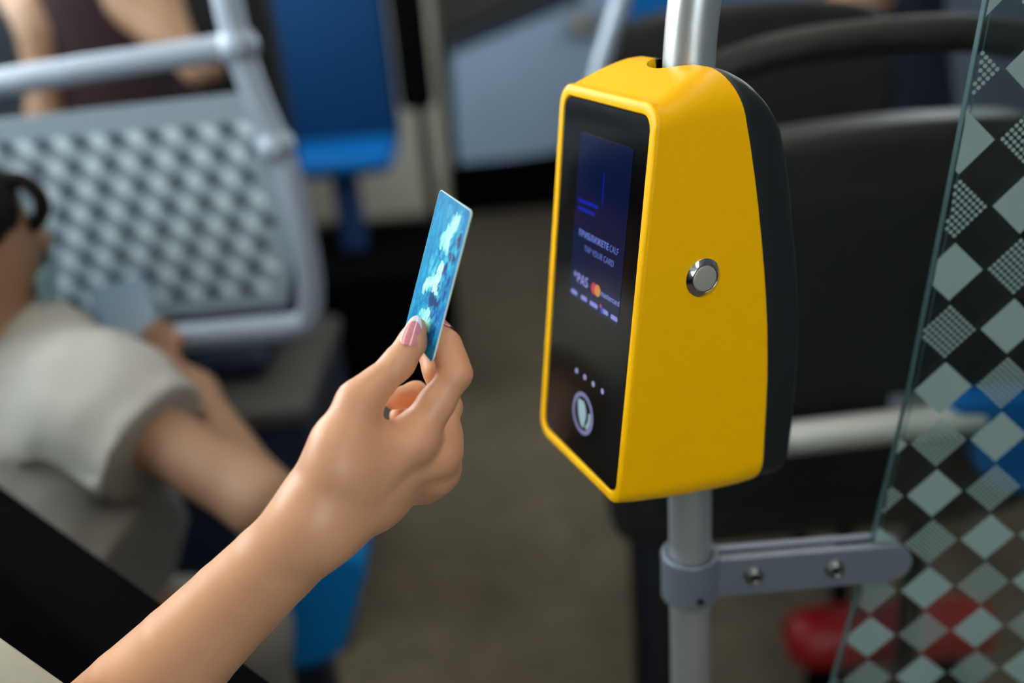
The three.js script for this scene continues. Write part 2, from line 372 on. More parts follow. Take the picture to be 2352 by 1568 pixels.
// black glass front with what is printed and lit on it
{
  const gw = HW - .0156, gh = HH - .0156;
  const slab = (w, h, r, o0, o1, b) => loft([rr(w - .001, h - .001, r).map(([x, y]) => onFace(x, y, o0)), rr(w, h, r).map(([x, y]) => onFace(x, y, o0 + .0001)), rr(w, h, r).map(([x, y]) => onFace(x, y, o1 - b)), rr(w - 2 * b, h - 2 * b, r - b).map(([x, y]) => onFace(x, y, o1))].reverse());
  const front = obj('front_panel', slab(gw, gh, .0085, -.0033, -.0006, .0003), M.gloss, val);
  const T0 = .1197;                                       // the print is measured in metres down from y = 1.302
  const flatPrint = (name, shape, mat, parent, lift) => {
    const g = new THREE.ExtrudeGeometry(shape, { depth: .0001, bevelEnabled: false, curveSegments: 40 });
    const p = g.attributes.position, uvs = g.attributes.uv, bb = new THREE.Box3().setFromBufferAttribute(p);
    for (let i = 0; i < p.count; i++) {
      const x = p.getX(i), t = p.getY(i), z = p.getZ(i);
      uvs.setXY(i, (x - bb.min.x) / (bb.max.x - bb.min.x), (t - bb.min.y) / (bb.max.y - bb.min.y));
      const q = onFace(x, T0 + t, z + lift); p.setXYZ(i, q.x, q.y, q.z);
    }
    g.computeVertexNormals();
    return obj(name, g, mat, parent);
  };
  const rect = (x0, x1, y0, y1) => { const s = new THREE.Shape(); s.moveTo(x0, y0); s.lineTo(x1, y0); s.lineTo(x1, y1); s.lineTo(x0, y1); return s; };
  const disc = (cx, cy, r, r2) => { const s = new THREE.Shape(); s.absarc(cx, cy, r, 0, Math.PI * 2); if (r2) { const h = new THREE.Path(); h.absarc(cx, cy, r2, 0, Math.PI * 2); s.holes.push(h); } return s; };
  const shown = canvasTexture(620, 1000, (c, w, h) => {
    c.fillStyle = '#03103f'; c.fillRect(0, 0, w, h);
    c.strokeStyle = '#0d1fc0'; c.lineWidth = 12; c.beginPath(); c.moveTo(322, 185); c.lineTo(326, 362); c.stroke();
    c.lineWidth = 22; c.lineCap = 'round';
    c.beginPath(); c.moveTo(40, 394); c.lineTo(272, 390); c.moveTo(44, 440); c.lineTo(240, 440); c.stroke();
    c.textAlign = 'center'; c.fillStyle = '#7f9bff';
    c.font = 'bold 56px sans-serif'; c.fillText('ПРИБЛИЖЕТЕ', 255, 602, 400); c.font = '52px sans-serif'; c.fillText('CALF', 505, 602, 105);
    c.font = '50px sans-serif'; c.fillText('TAP YOUR CARD', 335, 680, 390);
    c.fillStyle = '#a6abff'; c.font = 'bold 84px sans-serif'; c.fillText('*PAS', 135, 890, 230);
    c.fillStyle = '#e0405a'; c.beginPath(); c.arc(308, 868, 36, 0, 7); c.fill();
    c.fillStyle = '#f0a050'; c.beginPath(); c.arc(352, 868, 36, 0, 7); c.fill();
    c.fillStyle = '#93a5ff'; c.font = 'bold 44px sans-serif'; c.fillText('mastercard', 505, 884, 225);
    c.fillStyle = '#9ba4ff';
    for (const [x, wd] of [[20, 84], [155, 80], [270, 100], [425, 75], [530, 80]]) { c.beginPath(); c.roundRect(x, 950, wd, 28, 12); c.fill(); }
    c.fillStyle = '#3b57e8'; c.beginPath(); c.arc(425, 966, 17, 0, 7); c.fill();
    c.fillStyle = '#d0506a'; c.beginPath(); c.arc(405, 945, 12, 0, 7); c.fill();
  });
  flatPrint('screen', rect(-.0290, .0378, -.1295, -.0215), phy({ color: '#05070f', roughness: .12, emissive: '#ffffff', emissiveMap: shown, emissiveIntensity: .55 }), front, -.00055);
  const lilac = std({ color: '#8f8bb4', roughness: .5, emissive: '#8f8bd0', emissiveIntensity: .1 }), mint = std({ color: '#93a9b0', roughness: .5 });
  for (const x of [-.0107, .0012, .0133, .0258]) flatPrint('indicator_light', disc(x, -.1775, .0019), lilac, front, -.00055);
  flatPrint('contactless_symbol', disc(.0022, -.2035, .0148, .0118), std({ color: '#77739c', roughness: .5 }), front, -.00055);
  // inside the ring: a hand holding a card with waves
  const hand = new THREE.Shape(); hand.moveTo(-.0055, -.1955); hand.lineTo(.0025, -.1945); hand.quadraticCurveTo(.0075, -.1985, .0072, -.205); hand.lineTo(.0045, -.2135); hand.lineTo(.0005, -.212); hand.quadraticCurveTo(-.0052, -.206, -.0055, -.1955);
  flatPrint('contactless_hand', hand, mint, front, -.0005);
  const wave = new THREE.Shape(); wave.absarc(.0015, -.2035, .0118, -.9, .35); wave.absarc(.0015, -.2035, .0088, .35, -.9, true);
  flatPrint('contactless_wave', wave, mint, front, -.0005);
}
// round steel push button on the near side
{
  const b = new THREE.Group(); b.name = 'push_button'; val.add(b);
  b.position.set(HW / 2, 1.2029, .0297); b.rotation.z = -Math.PI / 2;
  const lathe = (pts) => new THREE.LatheGeometry(pts.map(p => new THREE.Vector2(...p)), 64);
  obj('bezel_ring', lathe([[.0118, -.001], [.0120, .0002], [.0119, .0007], [.0092, .0024], [.0089, .0026], [.0086, .0025], [.0084, .0019], [.0083, -.001]]), M.steel, b);
  obj('button_cap', lathe([[.0081, -.001], [.0081, .0018], [.0079, .0023], [.0072, .0025], [.004, .0026], [0, .0026]]), M.steelMatt, b);
}

// ---------------------------------------------------------------- silver pole, its clamp and the printed glass partition
tag(obj('grab_pole', tube([[POLE[0], 0.016, POLE[2]], [POLE[0], .5, POLE[2]], [POLE[0], 1.0, POLE[2]], [POLE[0], 1.27, POLE[2]], [POLE[0] + .0006, 1.32, POLE[2]], [POLE[0] + .0052, 1.362, POLE[2]], [POLE[0] + .017, 1.42, POLE[2]], [POLE[0] + .045, 1.52, POLE[2]], [POLE[0] + .09, 1.66, POLE[2]], [POLE[0] + .12, 1.8, POLE[2]], [POLE[0] + .13, 2.0, POLE[2]], [POLE[0] + .13, 2.28, POLE[2]]], .016, 160, 40), M.silver),
  'silver painted upright pole carrying the yellow ticket validator', 'pole');
{
  const t = thing('glass_clamp', 'grey metal clamp on the pole holding the checkered glass between two plates', 'clamp', [POLE[0], .936, POLE[2]]);
  const lathe = (pts) => new THREE.LatheGeometry(pts.map(p => new THREE.Vector2(...p)), 56);
  obj('collar', lathe([[.0162, -.0200], [.0212, -.0200], [.0222, -.0190], [.0222, .0190], [.0212, .0202], [.0185, .0206], [.0175, .0196], [.0162, .0150]]), M.clamp, t);
  const plate = (z0, z1) => {
    const s = new THREE.Shape(), h = .0165;
    s.moveTo(.016, -h); s.lineTo(.1520, -h * .95); s.absarc(.1510, 0, h * .95, -Math.PI / 2, Math.PI / 2); s.lineTo(.016, h); s.closePath();
    return new THREE.ExtrudeGeometry(s, { depth: z1 - z0 - .002, bevelEnabled: true, bevelSize: .001, bevelThickness: .001, bevelSegments: 3, curveSegments: 24 }).translate(0, 0, z0 + .001);
  };
  obj('front_plate', plate(.0032, .0100), M.clamp, t);
  obj('back_plate', plate(-.0100, -.0032), M.clamp, t);
  obj('spacer', bx(.018, .112, -.0155, .0140, -.0031, .0031, .001), M.clamp, t);
  for (const x of [.0465, .1085]) {
    const b = obj('bolt', lathe([[.0078, 0], [.0078, .0006], [.0064, .0010], [.0061, .0030], [.0052, .0040], [.0030, .0042], [.0029, .0022], [0, .0020]]).rotateX(Math.PI / 2).translate(x, .0005, .0100), M.bolt, t);
    obj('hex_socket', new THREE.CylinderGeometry(.0026, .0026, .0016, 6).rotateX(Math.PI / 2).translate(x, .0005, .0131), M.socket, b);
  }
  obj('grub_screw', lathe([[.003, 0], [.003, .001], [.0015, .0012], [0, .0002]]).rotateX(Math.PI / 2).translate(.003, -.010, .0218), M.socket, t);
}
{
  const t = thing('glass_partition', 'clear glass partition with slanted edge and grey checkered diamond print', 'glass panel', [0, 0, POLE[2]]);
  const edge = [[.3245, 1.52], [.3115, 1.42], [.3012, 1.3396], [.2895, 1.205], [.2777, 1.0777], [.2596, .9406], [.2381, .8134], [.2180, .72]];
  const s = new THREE.Shape(); s.moveTo(...edge[0]); for (const p of edge.slice(1)) s.lineTo(...p); s.lineTo(.85, .72); s.lineTo(.85, 1.52); s.closePath();
  const pane = obj('pane', new THREE.ExtrudeGeometry(s, { depth: .0048, bevelEnabled: false }).translate(0, 0, -.0024), M.glass, t);
  const strip = [];
  for (let i = 0; i + 1 < edge.length; i++) {
    const [a, b] = [edge[i], edge[i + 1]], l = Math.hypot(b[0] - a[0], b[1] - a[1]);
    strip.push(new THREE.BoxGeometry(.0008, l + .0004, .0050).rotateZ(Math.atan2(-(b[0] - a[0]), b[1] - a[1])).translate((a[0] + b[0]) / 2, (a[1] + b[1]) / 2, 0));
  }
  obj('polished_edge', strip, M.glassEdge, t);
  obj('chamfer_line', strip.map(g => g.clone().translate(.0062, 0, 0)).map(g => { const p = g.attributes.position; for (let i = 0; i < p.count; i++) p.setXYZ(i, p.getX(i), p.getY(i), -.0026 + p.getZ(i) * .04); return g; }), M.glassEdge, t);
  // print: a square lattice of diamonds, solid and dotted in turn
  const p = .0438, hd = .0206, edgeX = (y) => { for (let i = 0; i + 1 < edge.length; i++) if (y <= edge[i][1] && y >= edge[i + 1][1]) return lerp(edge[i][0], edge[i + 1][0], (edge[i][1] - y) / (edge[i][1] - edge[i + 1][1])); return .3; };
  const clip = (poly) => {                                  // keep what lies on the glass
    let out = [];
    const inside = (q) => q[0] - edgeX(q[1]) - .0012;
    for (let i = 0; i < poly.length; i++) {
      const a = poly[i], b = poly[(i + 1) % poly.length], da = inside(a), db = inside(b);
      if (da >= 0) out.push(a);
      if (da * db < 0) { const k = da / (da - db); out.push([lerp(a[0], b[0], k), lerp(a[1], b[1], k)]); }
    }
    return out;
  };
  const flatShape = (poly) => new THREE.ExtrudeGeometry(new THREE.Shape(poly.map(q => new THREE.Vector2(...q))), { depth: .00012, bevelEnabled: false });
  for (let j = -6; j <= 8; j++) for (let i = -2; i <= 11; i++) {
    const y = 1.0795 + j * p, x = .3015 + i * p - j * p * .032;
    if (y < .745 || y > 1.49 || x > .82 || x + hd < edgeX(y)) continue;
    if ((i + j) % 2 === 0) {
      const poly = clip([[x - hd, y], [x, y - hd], [x + hd, y], [x, y + hd]]);
      if (poly.length > 2) obj('printed_diamond', flatShape(poly)  .translate(0, 0, .0025), M.print, pane);
    } else {
      const n = j > 0 ? 8 : j > -3 ? 9 : 10, dots = [], q = hd * 2 / n, r = q * (j > 0 ? .275 : .30);
      for (let a = 0; a < n; a++) for (let b = 0; b < n; b++) {
        const u = (a - (n - 1) / 2) / n * hd, v = (b - (n - 1) / 2) / n * hd, dx = x + u + v, dy = y + u - v;
        if (dx - r < edgeX(dy) + .001) continue;
        dots.push(new THREE.CylinderGeometry(r, r, .00012, 10, 1).rotateX(Math.PI / 2).translate(dx, dy, .00256));
      }
      if (dots.length) obj('dotted_diamond', dots, M.print, pane);
    }
  }
}

// ---------------------------------------------------------------- blue card and the hand that holds it
const CARD = V(-.0384, 1.2294, -.4965), CX = V(.3419, -.0075, .9397), CY = V(.3420, .9324, -.1170), CN = V(-.8753, .3614, .3214);
{
  const t = thing('payment_card', 'blue plastic card printed with painted clouds held towards the validator', 'card');
  t.matrixAutoUpdate = true;
  t.position.copy(CARD);
  t.quaternion.setFromRotationMatrix(new THREE.Matrix4().makeBasis(CX, CY, CN));
  const W = .054, H = .0856, r = .0032, th = .00085;
  const ring = (k, z, d) => rr(W - 2 * d, H - 2 * d, r - d, 8, 10).map(([x, y]) => V(x, y, z));
  obj('card_core', loft([ring(0, th / 2, .0002), ring(0, th / 2 - .0002, 0), ring(0, -th / 2 + .0002, 0), ring(0, -th / 2, .0002)]), std({ color: '#d9efe6', roughness: .35 }), t);
  const s = new THREE.Shape(rr(W - .0009, H - .0009, r - .0004, 8, 4).map(q => new THREE.Vector2(...q)));
  const face = new THREE.ExtrudeGeometry(s, { depth: .00006, bevelEnabled: false });
  const p = face.attributes.position, uv = face.attributes.uv;
  for (let i = 0; i < p.count; i++) uv.setXY(i, p.getX(i) / W + .5, p.getY(i) / H + .5);
  const paint = canvasTexture(640, 1014, (c, w, h) => {
    c.fillStyle = '#0080c2'; c.fillRect(0, 0, w, h);
    const daub = (n, x0, x1, y0, y1, cols, lw, ln, al = .7, lean = .15) => {
      for (let i = 0; i < n; i++) {
        const x = lerp(x0, x1, rnd()) * w, y = lerp(y0, y1, rnd()) * h, l = ln * (.4 + rnd()), a = Math.PI / 2 + (rnd() - .5) * .9 + lean;
        c.globalAlpha = al * (.5 + rnd() * .5); c.strokeStyle = cols[rnd() * cols.length | 0]; c.lineWidth = lw * (.5 + rnd()); c.lineCap = rnd() < .5 ? 'butt' : 'round';
        c.beginPath(); c.moveTo(x, y); c.quadraticCurveTo(x + Math.cos(a) * l * .5 + (rnd() - .5) * 18, y + Math.sin(a) * l * .5, x + Math.cos(a) * l, y + Math.sin(a) * l); c.stroke();
      }
    };
    daub(260, 0, 1, -.05, 1, ['#007dc4', '#0093d4', '#006db4', '#0aa0dc'], 56, 110, .6);
    daub(90, 0, .6, .05, 1, ['#00a6e0', '#0a86cc', '#18b4e6'], 40, 90, .6);
    daub(60, .2, .9, 0, .1, ['#2a74c0', '#3f98d0', '#1490cc'], 40, 80, .6);
    daub(120, .45, 1, .2, 1, ['#0a55b0', '#0f6cc4', '#0a9ad8', '#20b8e8'], 30, 60, .7);
    const cloud = (pts, n) => { for (const [x, y, sx, sy] of pts) daub(n, x - sx, x + sx, y - sy, y + sy, ['#eef6f8', '#dceff5', '#ffffff', '#c6e6f2'], 36, 52, .9); };
    daub(34, .42, .88, .05, .36, ['#56c2e8', '#7fd2ee'], 40, 70, .6);
    cloud([[.70, .085, .06, .02], [.66, .13, .08, .03], [.58, .19, .10, .035], [.52, .235, .11, .03], [.60, .265, .05, .02]], 13);
    daub(30, .28, .74, .34, .62, ['#4ec2e8', '#86d6ee'], 40, 70, .6);
    cloud([[.60, .42, .04, .035], [.56, .48, .06, .035], [.44, .545, .12, .03], [.32, .585, .08, .03], [.60, .57, .05, .035]], 13);
    daub(18, .3, .75, .70, .84, ['#5cc8ea', '#90daf0'], 36, 60, .6);
    cloud([[.56, .735, .05, .025], [.44, .785, .12, .022], [.62, .80, .07, .02]], 11);
    daub(20, .48, .80, .625, .665, ['#16386c', '#1c2c58', '#0a3f84'], 34, 44, .9);
    daub(9, .85, .92, .16, .23, ['#5c2658', '#43306c'], 26, 44, .9);
    daub(8, .72, .88, .31, .345, ['#4b2658', '#2f3a78'], 26, 34, .9);
    daub(9, .66, .80, .38, .44, ['#4a2c66', '#1f3f90'], 22, 34, .85);
    daub(22, .66, .96, .44, .62, ['#0c2f88', '#123fa0', '#2a3f94'], 20, 34, .8);
    daub(14, .62, .9, .66, .8, ['#0c3f98', '#2a3f94'], 20, 44, .8);
    daub(12, .68, .86, .855, .92, ['#5b3a80', '#7a3f70', '#4a5aa6'], 28, 44, .85);
    daub(10, .44, .6, .835, .86, ['#20344a', '#2f4358', '#3d6478'], 20, 60, .85, -.9);
    daub(30, .45, 1, .9, 1, ['#0a9ad8', '#1c8ad0', '#3fa6da'], 34, 60, .7);
  });
  obj('printed_face', face.translate(0, 0, th / 2), phy({ map: paint, color: '#c4ecdc', roughness: .5, specularIntensity: .2 }), t);
}
{
  const t = thing('person', 'standing person in a beige top, bare forearm reaching out with the blue card', 'person');
  const P = {
    shoulder: [-.415, 1.195, -.345], fore00: [-.302, .9420, -.4390], fore0: [-.2762, .9662, -.4379], fore1: [-.2372, 1.0030, -.4376], fore2: [-.1687, 1.0651, -.4380], wrist: [-.1135, 1.1174, -.4302],
    cmc: [-.0946, 1.1519, -.4342], tmcp: [-.0840, 1.1770, -.4516], tmid: [-.0751, 1.1820, -.4603], tip: [-.0627, 1.1895, -.4701], tdis: [-.0549, 1.1973, -.4778], tend: [-.0518, 1.2039, -.4839],
    mcp2: [-.0587, 1.1484, -.4599], pip2: [-.0323, 1.1797, -.4713], dip2: [-.0362, 1.1934, -.4804], end2: [-.0428, 1.1970, -.4984],
    mcp3: [-.0496, 1.1307, -.4740], pip3: [-.0421, 1.1423, -.5052], dip3: [-.0455, 1.1676, -.5042], end3: [-.0512, 1.1789, -.5150],
    mcp4: [-.0528, 1.1149, -.4825], pip4: [-.0519, 1.1242, -.5235], dip4: [-.0624, 1.1412, -.5287], end4: [-.0745, 1.1453, -.5163],
    mcp5: [-.0599, 1.1051, -.4880], pip5: [-.0601, 1.1059, -.5265], dip5: [-.0629, 1.1182, -.5373], end5: [-.0749, 1.1278, -.5273],
  };
  const mid = (a, b, k) => [0, 1, 2].map(i => lerp(a[i], b[i], k));
  const off = (a, d) => [a[0] + d[0], a[1] + d[1], a[2] + d[2]];
  const camward = [.30, .25, .92];                        // out of the back of the hand
  const fore = blend([
    cap(P.shoulder, P.fore00, .047, .040), ...[[P.fore00, P.fore0, .0405, .0385], [P.fore0, P.fore1, .0385, .0338], [P.fore1, mid(P.fore1, P.fore2, .5), .0338, .0300], [mid(P.fore1, P.fore2, .5), P.fore2, .0300, .0268], [P.fore2, mid(P.fore2, P.wrist, .5), .0268, .0248], [mid(P.fore2, P.wrist, .5), P.wrist, .0248, .0236]].map(q => flat(q[0], q[1], q[2], q[3], [.02, -.03, 1], 1.14)),
  ], .0012);
  const palm = blend([
    flat(P.wrist, mid(P.wrist, P.mcp3, .35), .0222, .0205, [.2, .2, .96], 1.15),
    cap(off(P.wrist, [.010, .012, -.004]), P.mcp2, .0160, .0112), cap(off(P.wrist, [.010, .004, -.010]), P.mcp3, .0160, .0112),
    cap(off(P.wrist, [.008, -.004, -.016]), P.mcp4, .0150, .0104), cap(off(P.wrist, [.006, -.008, -.020]), P.mcp5, .0140, .0094),
    cap(P.mcp3, P.mcp4, .0108, .0102), cap(P.mcp4, P.mcp5, .0102, .0092), cap(mid(P.mcp3, P.pip3, .35), mid(P.mcp5, P.pip5, .35), .0085, .0075),
    cap([-.1051, 1.1389, -.4373], [-.0961, 1.1579, -.4400], .0168, .0150), cap(P.cmc, P.tmcp, .0148, .0108), cap(off(P.cmc, [.002, -.010, -.004]), mid(P.cmc, P.mcp2, .6), .0140, .0110),
    cap(mid(P.wrist, P.mcp4, .5), mid(P.cmc, P.mcp4, .55), .0150, .0110),
  ], .014);
  const knuckle = (p, r, o = .0040) => ell(off(p, [camward[0] * o, camward[1] * o, camward[2] * o]), [r, r, r]);
  const tendon = (p, a, r) => cap(off(mid(P.wrist, p, a), camward.map(c => c * .0112)), off(p, camward.map(c => c * .0068)), r * .55, r);
  const back = blend([palm, knuckle(P.mcp2, .0098), knuckle(P.mcp3, .0094), knuckle(P.mcp4, .0086), knuckle(P.mcp5, .0078)], .009);
  const ridged = (x, y, z) => smin(back(x, y, z), Math.min(tendon2(x, y, z), tendon3(x, y, z), tendon4(x, y, z)), .010);
  const tendon2 = tendon(P.mcp2, .45, .0052), tendon3 = tendon(P.mcp3, .4, .0054), tendon4 = tendon(P.mcp4, .4, .0050);
  const chain = (list, k = .0035) => blend(list, k);
  const f2 = chain([cap(P.mcp2, mid(P.mcp2, P.pip2, .55), .0112, .0098), cap(mid(P.mcp2, P.pip2, .5), P.pip2, .0098, .0087), cap(P.pip2, mid(P.pip2, P.dip2, .5), .0086, .0083), cap(mid(P.pip2, P.dip2, .5), P.dip2, .0083, .0078), cap(P.dip2, P.end2, .0078, .0066)], .004);
  const f3 = chain([cap(P.mcp3, mid(P.mcp3, P.pip3, .5), .0112, .0092), cap(mid(P.mcp3, P.pip3, .5), P.pip3, .0092, .0088), cap(P.pip3, P.dip3, .0086, .0078), cap(P.dip3, P.end3, .0078, .0068)], .004);
  const f4 = chain([cap(P.mcp4, P.pip4, .0105, .0088), cap(P.pip4, P.dip4, .0084, .0078), cap(P.dip4, P.end4, .0076, .0066)], .004);
  const f5 = chain([cap(P.mcp5, P.pip5, .0096, .0078), cap(P.pip5, P.dip5, .0074, .0068), cap(P.dip5, P.end5, .0066, .0058)], .004);
  const th = chain([cap(P.tmcp, P.tmid, .0110, .0090), cap(P.tmid, P.tip, .0090, .0086), cap(P.tip, P.tdis, .0084, .0074), cap(P.tdis, P.tend, .0073, .0058)], .005);
  const skin = (x, y, z) => {
    const b = smin(fore(x, y, z), ridged(x, y, z), .012);
    let d = Math.min(smin(b, f2(x, y, z), .009), smin(b, f3(x, y, z), .011), smin(b, f4(x, y, z), .012), smin(b, f5(x, y, z), .012), smin(b, th(x, y, z), .008));
    // creases across the thumb joint
    const ux = x - P.tip[0], uy = y - P.tip[1], uz = z - P.tip[2], s = (ux * .604 + uy * .570 - uz * .557) * 1;
    if (ux * ux + uy * uy + uz * uz < .00022) d += .0004 * Math.exp(-Math.pow((s + .001) / .0005, 2)) + .00035 * Math.exp(-Math.pow((s - .0012) / .0005, 2)) + .00015 * Math.exp(-Math.pow((s + .003) / .0005, 2));
    return d;
  };
  const g = netMesh(skin, [-.475, .88, -.56], [.005, 1.26, -.285], .0019);
  // skin tone: a little redder at knuckles and fingertips, mottled elsewhere
  const red = [[P.tend, .016], [P.end2, .014], [P.mcp2, .012], [P.mcp3, .011], [P.mcp4, .010], [P.pip2, .011], [P.tmcp, .014], [P.end4, .02], [P.dip4, .02]];
  const pa = g.attributes.position, col = [];
  for (let i = 0; i < pa.count; i++) {
    const x = pa.getX(i), y = pa.getY(i), z = pa.getZ(i);
    let k = 0; for (const [q, r] of red) k += Math.exp(-((x - q[0]) ** 2 + (y - q[1]) ** 2 + (z - q[2]) ** 2) / (2 * r * r));
    k = Math.min(1, k) * (.75 + .25 * noise.noise(x * 120, y * 120, z * 120));
    const m = 1 + .035 * noise.noise(x * 60, y * 60, z * 60) + .02 * noise.noise(x * 260, y * 260, z * 260);
    col.push(m, m * (1 - .10 * k), m * (1 - .12 * k));
  }
  g.setAttribute('color', new THREE.Float32BufferAttribute(col, 3));
  obj('arm', g, M.skin, t);

  const nailTex = canvasTexture(256, 400, (c, w, h) => {
    c.fillStyle = '#e08f96'; c.fillRect(0, 0, w, h);
    for (let i = 0; i < 300; i++) { c.fillStyle = `rgba(${220 + rnd() * 30 | 0},${120 + rnd() * 50 | 0},${130 + rnd() * 50 | 0},.12)`; c.beginPath(); c.arc(rnd() * w, rnd() * h, 4 + rnd() * 18, 0, 7); c.fill(); }
    c.fillStyle = '#f7f3f2'; c.beginPath(); c.moveTo(0, 0); c.lineTo(w, 0); c.lineTo(w, 150); c.quadraticCurveTo(w * .82, 74, w / 2, 70); c.quadraticCurveTo(w * .18, 74, 0, 150); c.fill();
  });
  const nailMat = phy({ map: nailTex, roughness: .12, clearcoat: 1, clearcoatRoughness: .05 });
  function nail(name, base, axis, face, L, R, R2, half) {
    const a = V(...axis).normalize(), d = V(...face).addScaledVector(a, -V(...face).dot(a)).normalize(), sd = new THREE.Vector3().crossVectors(a, d);
    const NS = 20, NW = 16, rings = [];
    const pt = (s, w, o) => {
      const e = s < .22 ? Math.sqrt(1 - ((.22 - s) / .22) ** 2 * .62) : s > .45 ? Math.sqrt(Math.max(0, 1 - ((s - .45) / .56) ** 2.4)) : 1, ang = w * half * e;
      return V(...base).addScaledVector(a, s * L).addScaledVector(sd, Math.sin(ang) * (lerp(R, R2, s) + o)).addScaledVector(d, Math.cos(ang) * (lerp(R, R2, s) + o) - s * s * L * .03);
    };
    const pos = [], uv = [], idx = [];
    for (const o of [.0007, .0001]) for (let i = 0; i <= NS; i++) for (let j = 0; j <= NW; j++) { const w = j / NW * 2 - 1, q = pt(i / NS, w, o * (1 - .5 * w * w)); pos.push(q.x, q.y, q.z); uv.push(.5 - w / 2, i / NS); }
    const m = NW + 1, off2 = (NS + 1) * m;
    for (let i = 0; i < NS; i++) for (let j = 0; j < NW; j++) { const k = i * m + j; idx.push(k, k + 1, k + m, k + 1, k + m + 1, k + m, off2 + k, off2 + k + m, off2 + k + 1, off2 + k + 1, off2 + k + m, off2 + k + m + 1); }
    for (let i = 0; i < NS; i++) for (const j of [0, NW]) { const k = i * m + j; idx.push(k, k + m, off2 + k, k + m, off2 + k + m, off2 + k); }
    const gg = new THREE.BufferGeometry();
    gg.setAttribute('position', new THREE.Float32BufferAttribute(pos, 3)); gg.setAttribute('uv', new THREE.Float32BufferAttribute(uv, 2)); gg.setIndex(idx); gg.computeVertexNormals();
    const m2 = obj(name, gg, nailMat, t);
    m2.userData.label = 'pink varnished nail with white tip';
    return m2;
  }
  nail('thumb_nail', mid(P.tip, P.tdis, .66), [P.tend[0] - P.tdis[0], P.tend[1] - P.tdis[1], P.tend[2] - P.tdis[2]], [.06, .34, .94], .0184, .0091, .0065, .60);
  nail('index_nail', mid(P.dip2, P.end2, .35), [P.end2[0] - P.dip2[0], P.end2[1] - P.dip2[1], P.end2[2] - P.dip2[2]], [.8, .45, .1], .014, .0080, .0068, .7);

  // wide beige sleeve ending at the elbow
  const ax = V(-.5641, -.4100, .7168), e1 = V(-.7606, .5958, -.2578), e2 = V(-.3214, -.6906, -.6479);
  const o = V(-.2475, .9995, -.4234), rings = [];
  // from the cuff round the elbow up to the shoulder
  const way = new THREE.CatmullRomCurve3([o.clone().addScaledVector(e1, .028), o.clone().addScaledVector(e1, .028).addScaledVector(ax, .022), V(-.318, .985, -.395), V(-.370, 1.080, -.365), V(-.430, 1.215, -.335)], false, 'centripetal');
  const ringAt = (d, inn) => {
    const r = [], c = way.getPointAt(d), k = Math.min(1, d * 2.2), tan = d < .02 ? ax : way.getTangentAt(d);
    const a1 = e1.clone().addScaledVector(tan, -e1.dot(tan)).normalize(), a2 = new THREE.Vector3().crossVectors(tan, a1);
    for (let i = 0; i < 64; i++) { const a = -i / 64 * Math.PI * 2, w = 1 + .02 * Math.sin(a * 5 + d * 9); r.push(c.clone().addScaledVector(a1, Math.cos(a) * (lerp(.086, .072, k) - inn) * w).addScaledVector(a2, Math.sin(a) * (lerp(.050, .066, k) - inn) * w)); }
    return r;
  };
  for (const d of [1, .8, .6, .45, .3, .2, .1, .05]) rings.push(ringAt(d, .0022));
  rings.push(ringAt(.001, .0018), ringAt(0, .0010), ringAt(.001, .0002), ringAt(.012, 0), ringAt(.055, 0), ringAt(.057, .0006), ringAt(.060, .0006), ringAt(.062, 0));
  for (const d of [.1, .2, .3, .45, .6, .8, 1]) rings.push(ringAt(d, 0));
  obj('sleeve', loft(rings, false, false), M.beigeCloth, t).userData.label = 'loose beige sleeve cuff';
  // the rest of the figure stands left of the camera
  const trunk = blend([cap([-.59, 1.20, -.32], [-.60, .80, -.30], .10, .12), cap(P.shoulder, [-.76, 1.20, -.30], .055, .055), cap([-.59, 1.34, -.34], [-.59, 1.22, -.33], .045, .055), ell([-.585, 1.455, -.36], [.072, .108, .088]), cap([-.76, 1.19, -.30], [-.80, .95, -.28], .044, .036), cap([-.80, .95, -.28], [-.78, .72, -.34], .036, .026), ell([-.78, .66, -.36], [.022, .05, .03]), ell([-.585, 1.44, -.447], [.012, .02, .016])], .03);
  obj('body', netMesh(trunk, [-.90, .58, -.50], [-.36, 1.60, -.14], .011), M.skinFar, t);
  obj('top', netMesh(blend([cap([-.59, 1.17, -.32], [-.60, .80, -.30], .125, .145), cap([-.43, 1.20, -.335], [-.75, 1.20, -.30], .07, .07)], .05), [-.92, .60, -.52], [-.34, 1.30, -.12], .012), M.beigeCloth, t);
  obj('trousers', netMesh(blend([cap([-.60, .80, -.30], [-.60, .72, -.30], .14, .13), cap([-.53, .72, -.31], [-.53, .42, -.32], .085, .065), cap([-.53, .42, -.32], [-.53, .09, -.30], .065, .05), cap([-.68, .72, -.29], [-.68, .42, -.28], .085, .065), cap([-.68, .42, -.28], [-.68, .09, -.26], .065, .05)], .02), [-.82, .0, -.50], [-.40, .98, -.10], .012), M.denim, t);
  for (const [x, z] of [[-.53, -.34], [-.68, -.30]]) obj('shoe', bx(x - .045, x + .045, .001, .085, z - .14, z + .09, .035), M.nearBlack, t);
  obj('hair', netMesh((x, y, z) => Math.max(ell([-.585, 1.475, -.345], [.086, .115, .100])(x, y, z), -ell([-.585, 1.42, -.46], [.062, .09, .09])(x, y, z), 1.40 - y), [-.70, 1.36, -.48], [-.48, 1.62, -.22], .008), M.hair, t);
}

